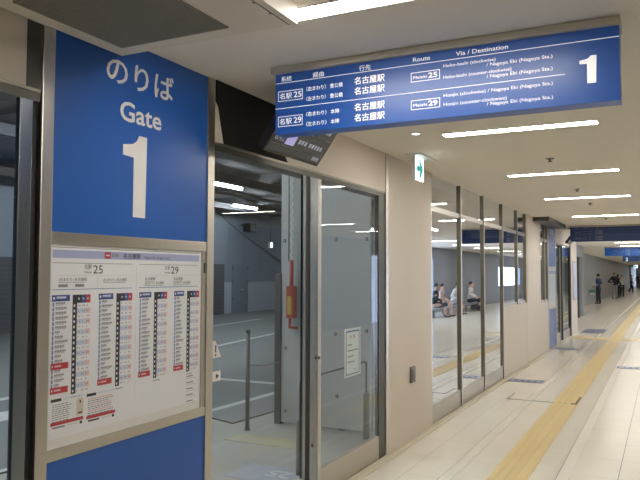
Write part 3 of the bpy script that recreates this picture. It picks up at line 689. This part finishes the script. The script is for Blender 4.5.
for y in (10.24, 13.55, 16.2, 19, 22, 25.35, 28.6, 33, 38, 44, 52):
    o = copy_tree(l1); o.location.y = y; o.location.x += 3.05; o['label'] = 'ceiling strip lamp of the outer row seen mirrored in door glass'; o['group'] = 'ceiling strip lamps of the outer row'
# vent in the soffit
t = empty('ceiling_vent', (0.38, 1.99, HS), 'square grey louvred air vent in the low soffit', 'air vent')
x0, x1, y0, y1 = 0.095, 0.66, 1.705, 2.275
b = MB()
for q in ((x0, y0, x1, y0 + 0.012), (x0, y1 - 0.012, x1, y1), (x0, y0, x0 + 0.012, y1), (x1 - 0.012, y0, x1, y1)): b.box((q[0], q[1], HS - 0.006), (q[2], q[3], HS), M['vent'])
b.build('frame', t)
b = MB(); b.box((x0 + 0.01, y0 + 0.01, HS - 0.0008), (x1 - 0.01, y1 - 0.01, HS - 0.0002), M['ventdark']); b.build('backing', t)
b = MB()
n = 44
for k in range(n):
    xx = x0 + 0.014 + k * (x1 - x0 - 0.028) / n; b.box((xx, y0 + 0.012, HS - 0.005), (xx + 0.0075, y1 - 0.012, HS - 0.001), M['vent'])
for k in range(1, 4): b.box((x0 + 0.012, y0 + k * 0.1425 - 0.003, HS - 0.0055), (x1 - 0.012, y0 + k * 0.1425 + 0.003, HS - 0.001), M['vent'])
b.build('louvre', t)
# exit sign
t = empty('exit_sign', (0.215, 5.98, HC), 'small lit exit sign with green arrow hanging from the ceiling', 'exit sign')
b = MB(); b.box((0.14, 5.82, HC - 0.012), (0.30, 6.30, HC - 0.001), M['whiteplastic'], 0.002); b.build('mount_plate', t)
b = MB(); b.box((0.20, 5.88, 2.445), (0.225, 6.115, HC - 0.012), M['whiteplastic'], 0.003); b.build('housing', t)
b = MB(); b.box((0.225, 5.885, 2.452), (0.229, 6.11, HC - 0.016), M['exitface']); b.build('face', t)
Q = Vector((0.229, 0, 0)); b = MB()
b.poly(Q, Y, Z, [(5.915, 2.535), (6.0, 2.535), (5.975, 2.475), (6.02, 2.475), (6.095, 2.56), (6.02, 2.645), (5.975, 2.645), (6.0, 2.585), (5.915, 2.585)], M['exitgreen'], 0.001); b.build('arrow', t)
# sprinklers, detector and slot
def sprinkler(x, y, label):
    t = empty('ceiling_sprinkler', (x, y, HC), label, 'sprinkler', 'ceiling sprinklers')
    b = MB(); b.tube([(x, y, HC), (x, y, HC - 0.008)], [0.04, 0.032], M['greyink'], 16); b.build('rose', t)
    b = MB(); b.tube([(x, y, HC - 0.008), (x, y, HC - 0.03)], 0.01, M['postgrey'], 8); b.tube([(x, y, HC - 0.028), (x, y, HC - 0.032)], 0.022, M['postgrey'], 12); b.build('head', t)
sprinkler(1.283, 6.65, 'small ceiling sprinkler between first two lamps under the big sign')
sprinkler(1.246, 9.2, 'small ceiling sprinkler between second and third lamp under the big sign')
sprinkler(1.227, 11.1, 'small ceiling sprinkler just past the third lamp under the big sign')
sprinkler(1.233, 14.2, 'most distant ceiling sprinkler, just above the second blue sign')
t = empty('ceiling_downlight', (0.53, 5.0, HC), 'tiny pale ceiling slot light above the exit sign', 'ceiling light')
b = MB(); b.tube([(0.53, 5.0, HC), (0.53, 5.0, HC - 0.006)], [0.045, 0.04], M['whiteplastic'], 18); b.build('ring', t)
b = MB(); b.tube([(0.53, 5.0, HC - 0.006), (0.53, 5.0, HC - 0.008)], 0.03, M['exitface'], 18); b.build('lens', t)

# ------------------------------------------------------------------ information monitors
def monitor(y0, y1, label, detail=True):
    BL = Vector((0.20, y0, 2.30)); V = Vector((0.155, 0, 0.213)).normalized(); U = Y.copy(); N = U.cross(V)
    H, W, T = 0.385, y1 - y0, 0.055
    t = empty('ceiling_monitor', (0.2, (y0 + y1) / 2, 2.3), label, 'monitor', 'tilted ceiling monitors')
    def slab(u0, v0, u1, v1, n0, n1, m):
        b = MB(); a = [BL + U * u + V * v + N * n for n in (n0, n1) for u, v in ((u0, v0), (u1, v0), (u1, v1), (u0, v1))]
        b.add(a, [(3, 2, 1, 0), (4, 5, 6, 7), (0, 1, 5, 4), (1, 2, 6, 5), (2, 3, 7, 6), (3, 0, 4, 7)], m); return b
    slab(0, 0, W, H, -T, 0, M['blackplastic']).build('housing', t)
    s = slab(0.015, 0.015, W - 0.015, H - 0.015, 0, 0.001, M['screen']).build('screen', t)
    b = MB(); P = BL + N * 0.001
    if detail:
        b.quad(P, U, V, 0.16, 0.075, 0.265, 0.165, M['screenblock'], 0.001); b.quad(P, U, V, 0.16, 0.19, 0.265, 0.275, M['screenblock'], 0.001)
        b.text('8:42', P, U, V, 0.035, 0.085, 0.055, M['screentext'], 0.105, depth=0.0012); b.text('8:38', P, U, V, 0.035, 0.20, 0.055, M['screentext'], 0.105, depth=0.0012)
        for v in (0.10, 0.215):
            for k in range(8): b.quad(P, U, V, 0.30 + k * 0.037 + (0.02 if k > 2 else 0), v, 0.325 + k * 0.037 + (0.02 if k > 2 else 0), v + 0.028, M['screentext'], 0.001)
        for k in range(4): b.quad(P, U, V, 0.55 + k * 0.024, 0.03, 0.566 + k * 0.024, 0.055, M['screentext'], 0.001)
        for v in (0.06, 0.177, 0.29): b.quad(P, U, V, 0.02, v, W - 0.02, v + 0.0025, M['greyink'], 0.0008)
    else:
        for k in range(3): b.quad(P, U, V, 0.05, 0.08 + k * 0.1, 0.5, 0.12 + k * 0.1, M['screentext'], 0.001)
    b.build('screen_text', s)
    c = (BL + U * W / 2 + V * H * 0.75 - N * T)
    b = MB(); b.tube([c, c + Vector((-0.06, 0, 0.05)), (c.x - 0.06, c.y, HC - 0.01)], 0.02, M['blackplastic'], 10)
    b.box((c.x - 0.14, c.y - 0.08, HC - 0.012), (c.x + 0.02, c.y + 0.08, HC - 0.001), M['blackplastic']); b.build('bracket', t)
    return t
mon = monitor(3.30, 3.975, 'black tilted monitor with dim text rows behind the big blue sign')
b = MB(); b.poly(Vector((-0.0015, 0, 0)), Y, Z, [(3.118, 2.56), (3.142, 2.535), (3.20, 2.333), (3.93, 2.333), (3.865, 2.40), (3.83, 2.679), (3.118, 2.679)], M['blackpatch'], 0.008)  # flat black slant-edged patch on the wall above the door
b.build('wall_patch', mon, 'matt black patch on the wall behind the screen')
monitor(16.75, 17.45, 'small black tilted monitor at the end of the second blue hanging sign', False)

# ------------------------------------------------------------------ people
def remesh(b, name, m, parent, voxel, label=None, smooth=2):
    o = b.build(name); 
    md = o.modifiers.new('r', 'REMESH'); md.mode = 'VOXEL'; md.voxel_size = voxel
    if smooth: s = o.modifiers.new('s', 'SMOOTH'); s.iterations = smooth; s.factor = 0.5
    dg = bpy.context.evaluated_depsgraph_get(); dg.update()
    me = bpy.data.meshes.new_from_object(o.evaluated_get(dg)); me.name = name
    bpy.data.objects.remove(o)
    me.materials.clear(); me.materials.append(m)
    for p in me.polygons: p.use_smooth = True; p.material_index = 0
    n = bpy.data.objects.new(name, me); COL.objects.link(n); n.parent = parent
    if label: n['label'] = label
    return n
def limb(b, pts, rs, m):
    b.tube(pts, rs, m, 12)
    for p, r in zip(pts, rs): b.ball(p, r * 0.995, m, 2)
def lerp(a, c, t): return Vector(a) * (1 - t) + Vector(c) * t
def person(loc, rz, h, label, top, bottom, cfg, group=None, vox=0.013):
    """local frame: faces -Y, z up, built at 1.7 m and scaled to h"""
    t = empty('person', loc, label, 'person', group); t.rotation_euler = (0, 0, rz); t.scale = (h / 1.7,) * 3
    S = M['skin']; hip = cfg['hip']; up = 0.93 if hip > 0.6 else hip
    lean = cfg.get('lean', 0.0)
    pel = Vector((0, 0, up)); chest = pel + Vector((0, -lean, 0.42)); neck = pel + Vector((0, -lean * 1.15, 0.56)); head = pel + Vector((0, -lean * 1.35 - 0.015, 0.685))
    sh = [chest + Vector((s * 0.175, 0, 0.06)) for s in (-1, 1)]
    el = [Vector(cfg['elbow'][i]) for i in (0, 1)]; wr = [Vector(cfg['wrist'][i]) for i in (0, 1)]
    hp = [pel + Vector((s * 0.09, 0, -0.02)) for s in (-1, 1)]
    kn = [Vector(cfg['knee'][i]) for i in (0, 1)]; an = [Vector(cfg['ankle'][i]) for i in (0, 1)]
    b = MB()
    for k, (c, rx, ry, rz_) in enumerate(((pel, .155, .105, .12), (lerp(pel, chest, .45), .135, .095, .15), (chest, .17, .105, .15))): b.ball(c, (rx, ry, rz_), S)
    limb(b, [chest, neck, head], [0.075, 0.055, 0.05], S)
    b.ball(head + Vector((0, 0, 0.02)), (0.077, 0.095, 0.115), S, 3); b.ball(head + Vector((0, -0.03, -0.05)), (0.055, 0.06, 0.055), S)
    b.tube([head + Vector((0, -0.085, 0.03)), head + Vector((0, -0.112, -0.012)), head + Vector((0, -0.085, -0.02))], [0.01, 0.017, 0.01], S, 8)
    for s in (-1, 1): b.ball(head + Vector((s * 0.078, 0.005, 0.005)), (0.014, 0.022, 0.034), S)
    for i in (0, 1):
        limb(b, [sh[i], el[i], wr[i]], [0.052, 0.042, 0.029], S)
        d = (wr[i] - el[i]).normalized(); fw = Vector(cfg.get('palm', (0, -1, 0))); fw = (fw - d * fw.dot(d)).normalized(); sd = d.cross(fw)
        limb(b, [wr[i], wr[i] + d * 0.05, wr[i] + d * 0.085], [0.027, 0.036, 0.034], S)
        for k, L in enumerate((0.068, 0.078, 0.072, 0.056)):
            r0 = wr[i] + d * 0.08 + sd * (k - 1.5) * 0.021
            limb(b, [r0, r0 + d * L * 0.55 + fw * 0.006, r0 + d * L * 0.85 + fw * L * 0.45], [0.0105, 0.0095, 0.008], S)
        r0 = wr[i] + d * 0.03 - sd * 0.028; limb(b, [r0, r0 + d * 0.03 - sd * 0.025 + fw * 0.01, r0 + d * 0.06 - sd * 0.028 + fw * 0.022], [0.013, 0.0115, 0.009], S)
        limb(b, [hp[i], kn[i], lerp(kn[i], an[i], .35), an[i]], [0.088, 0.056, 0.053, 0.038], S)
        limb(b, [an[i], an[i] + Vector((0, -0.11, -0.045))], [0.04, 0.032], S)
    remesh(b, 'body', S, t, 0.009 if vox < 0.012 else vox)
    # clothing
    b = MB(); g = 1.16
    for c, rx, ry, r3 in ((pel + Vector((0, 0, .04)), .165, .12, .13), (lerp(pel, chest, .45), .16, .115, .17), (chest, .185, .118, .155)): b.ball(c, (rx, ry, r3), S)
    sl = cfg.get('sleeve', 1.0)
    for i in (0, 1):
        if sl < 0.9: limb(b, [chest + Vector(((-1, 1)[i] * .1, 0, .06)), sh[i], lerp(sh[i], el[i], 0.75)], [0.09, 0.068, 0.064], S)
        else: limb(b, [chest + Vector(((-1, 1)[i] * .1, 0, .06)), sh[i], el[i], lerp(el[i], wr[i], .92)], [0.09, 0.070, 0.060, 0.045], S)
    if cfg.get('hood'): b.ball(neck + Vector((0, 0.04, 0.01)), (0.12, 0.09, 0.08), S)
    if cfg.get('coat'):
        b.tube([pel + Vector((0, 0, .05)), pel + Vector((0, 0, -0.22))], [0.165, 0.20], S, 20)
    remesh(b, cfg.get('topname', 'shirt'), M[top], t, vox)
    b = MB()
    if cfg.get('skirt'):
        limb(b, [pel, lerp(hp[0], kn[0], .5) + Vector((.05, 0, 0)), kn[0]], [0.125, 0.11, 0.09], S); limb(b, [pel, lerp(hp[1], kn[1], .5) - Vector((.05, 0, 0)), kn[1]], [0.125, 0.11, 0.09], S)
    else:
        b.ball(pel, (.163, .117, .11), S)
        for i in (0, 1): limb(b, [hp[i], kn[i], an[i] + Vector((0, 0, 0.02))], [0.10, 0.074, 0.062], S)
    remesh(b, 'skirt' if cfg.get('skirt') else 'trousers', M[bottom], t, vox)
    for i in (0, 1):
        b = MB(); a = an[i]; b.ball(a + Vector((0, -0.065, -0.047)), (0.046, 0.125, 0.034), S); b.ball(a + Vector((0, 0.01, -0.02)), (0.045, 0.05, 0.05), S)
        remesh(b, 'shoe', M['shoe'], t, vox)
        b = MB(); b.ball(head + Vector(((-1, 1)[i] * 0.031, -0.088, 0.028)), (0.013, 0.008, 0.008), M['ink']); b.build('eye').parent = t
    b = MB(); b.ball(head + Vector((0, 0.018, 0.05)), (0.087, 0.098, 0.10), S, 3)
    if cfg.get('longhair'): b.ball(head + Vector((0, 0.06, -0.06)), (0.085, 0.055, 0.13), S)
    remesh(b, 'hair', M['hair'], t, vox)
    return t
STAND = dict(hip=0.93, knee=((-0.10, -0.01, 0.49), (0.10, -0.02, 0.49)), ankle=((-0.11, 0.03, 0.085), (0.12, -0.02, 0.085)), elbow=((-0.27, 0.02, 1.13), (0.27, 0.02, 1.13)), wrist=((-0.28, -0.10, 0.92), (0.28, -0.10, 0.92)))
def pose(base, **k): q = dict(base); q.update(k); return q
FG = 'people standing along the far corridor'
p1 = person((-1.0, 39.9, 0), PI * 0.5 + 2.75, 1.58, 'person in navy shirt and dark trousers holding a teal and white bag', 'navycloth', 'darktrouser',
       pose(STAND, sleeve=0.6, elbow=((-0.25, 0.08, 1.12), (0.25, 0.06, 1.12)), wrist=((-0.20, -0.14, 1.02), (0.19, -0.16, 1.0))), FG)
p2 = person((-0.70, 48.3, 0), 0.4, 1.64, 'person in wide black jacket and grey trousers with elbow out', 'blackcloth', 'greycloth',
       pose(STAND, topname='jacket', hood=True, coat=False, elbow=((-0.38, 0.05, 1.16), (0.33, 0.03, 1.14)), wrist=((-0.22, -0.16, 1.08), (0.22, -0.15, 1.02))), FG)
p3 = person((-0.60, 50.3, 0), 2.2, 1.55, 'person in black standing half hidden between black jacket and white shirt', 'blackcloth', 'blackcloth', pose(STAND, longhair=True), FG)
p4 = person((-0.50, 53.0, 0), 2.7, 1.52, 'person in white shirt and black trousers with back turned', 'whitecloth', 'blackcloth', pose(STAND, elbow=((-0.25, -0.05, 1.12), (0.25, -0.03, 1.12)), wrist=((-0.15, -0.25, 1.1), (0.16, -0.25, 1.1))), FG)
p5 = person((-0.43, 66.6, 0), 1.4, 1.50, 'small distant person in black walking along the grey shutters', 'blackcloth', 'blackcloth',
       pose(STAND, knee=((-0.09, -0.14, 0.5), (0.09, 0.05, 0.48)), ankle=((-0.10, -0.12, 0.085), (0.10, 0.26, 0.11))), FG)
p6 = person((-0.42, 84.0, 0), 2.9, 1.6, 'tiny dark figure of person beside the bright end doorway', 'blackcloth', 'darktrouser', STAND, FG)
# the bag the first person holds
bx, by = -1.285, 39.74
t = empty('shopping_bag', (bx, by, 0.5), 'teal and white bag held by the person in navy shirt', 'bag')
b = MB(); b.box((bx - 0.17, by - 0.07, 0.60), (bx + 0.15, by + 0.07, 0.78), M['tealbag'], 0.02); b.build('upper_body', t)
b = MB(); b.box((bx - 0.15, by - 0.065, 0.46), (bx + 0.13, by + 0.065, 0.60), M['whitecloth'], 0.02); b.build('lower_body', t, 'white lower half')
b = MB(); b.tube([(bx - 0.08, by, 0.77), (bx - 0.04, by, 0.85), (bx + 0.03, by, 0.86), (bx + 0.07, by, 0.77)], 0.012, M['tealbag'], 8); b.build('handle', t)
# people on the bench across the corridor (seen mirrored in the long window)
SIT = dict(hip=0.48, lean=0.05, knee=((-0.11, -0.42, 0.50), (0.11, -0.42, 0.50)), ankle=((-0.11, -0.40, 0.085), (0.12, -0.44, 0.085)), elbow=((-0.25, -0.07, 0.72), (0.25, -0.07, 0.72)), wrist=((-0.16, -0.28, 0.62), (0.16, -0.28, 0.62)))
SG = 'people seated on the bench mirrored in the long window'
t = empty('bench', (5.35, 27.2, 0), 'long grey bench mirrored in the long window under seated people', 'bench')
b = MB(); b.box((5.1, 23.6, 0.28), (5.6, 31.0, 0.325), M['bench'], 0.01); b.build('seat', t)
for yy in (24.0, 26.2, 28.4, 30.6):
    b = MB(); b.box((5.18, yy, 0), (5.54, yy + 0.1, 0.28), M['postgrey']); b.build('leg', t)
person((5.32, 24.5, 0.005), -PI / 2 - 0.3, 1.62, 'person in black top and dark skirt seated at bench end in window mirror image', 'blackcloth', 'darktrouser', pose(SIT, skirt=True), SG, 0.018)
person((5.32, 25.3, 0.005), -PI / 2, 1.6, 'person in beige pink clothes seated second along in window mirror image', 'pinkcloth', 'pinkcloth', SIT, SG, 0.018)
person((5.32, 27.0, 0.005), -PI / 2 + 0.2, 1.66, 'person in white shirt leaning forward on bench in window mirror image', 'whitecloth', 'greycloth', pose(SIT, lean=0.16), SG, 0.018)
person((5.32, 29.6, 0.005), -PI / 2, 1.66, 'person in white shirt and dark trousers seated last along in window mirror image', 'whitecloth', 'darktrouser', SIT, SG, 0.018)

# ------------------------------------------------------------------ corridor end: bright doorway and exit sign
struct('wall_end', [((-1.48, 88, 0), (-1.33, 88.3, HC)), ((-1.33, 88, 2.5), (-0.8, 88.3, HC)), ((-0.8, 88, 0), (6.2, 88.3, HC))], M['endwall'])
t = empty('exit_sign', (-0.52, 80, 2.4), 'tiny lit green exit sign at the very end of the corridor', 'exit sign')
b = MB(); b.box((-0.72, 80, 2.25), (-0.32, 80.08, 2.6), M['whiteplastic'], 0.005); b.build('housing', t)
b = MB(); b.box((-0.70, 79.995, 2.27), (-0.34, 80.0, 2.58), M['exitface']); b.build('face', t)
b = MB(); b.box((-0.68, 79.992, 2.3), (-0.48, 79.996, 2.55), M['exitgreen']); b.build('pictogram', t)
b = MB(); b.tube([(-0.52, 80.04, 2.6), (-0.52, 80.04, HC)], 0.02, M['whiteplastic'], 8); b.build('rod', t)

# ------------------------------------------------------------------ daylight
w = bpy.data.worlds.new('daylight'); sc.world = w; w.use_nodes = True
bg = w.node_tree.nodes['Background']; bg.inputs[0].default_value = (0.66, 0.78, 1.0, 1); bg.inputs[1].default_value = 2.5

# ------------------------------------------------------------------ camera
F, YAW, PIT, ROL = 685.43, 0.465766, 0.0487748, 0.00293610
f = Vector((-math.sin(YAW) * math.cos(PIT), math.cos(YAW) * math.cos(PIT), math.sin(PIT)))
r = Vector((math.cos(YAW), math.sin(YAW), 0)); u = r.cross(f)
R_ = r * math.cos(ROL) + u * math.sin(ROL); U_ = -r * math.sin(ROL) + u * math.cos(ROL)
cam = bpy.data.cameras.new('camera'); cam.sensor_width = 36; cam.lens = F * 36 / 640; cam.clip_start = 0.05; cam.clip_end = 400
co = bpy.data.objects.new('camera', cam); COL.objects.link(co)
m = Matrix.Identity(4)
for i in range(3): m[i][0] = R_[i]; m[i][1] = U_[i]; m[i][2] = -f[i]
m.translation = (2.22146, 0, 1.6); co.matrix_world = m
sc.camera = co
vs = sc.view_settings; vs.view_transform = 'Standard'; vs.look = 'None'; vs.exposure = 0.62; vs.gamma = 1; vs.use_curve_mapping = False
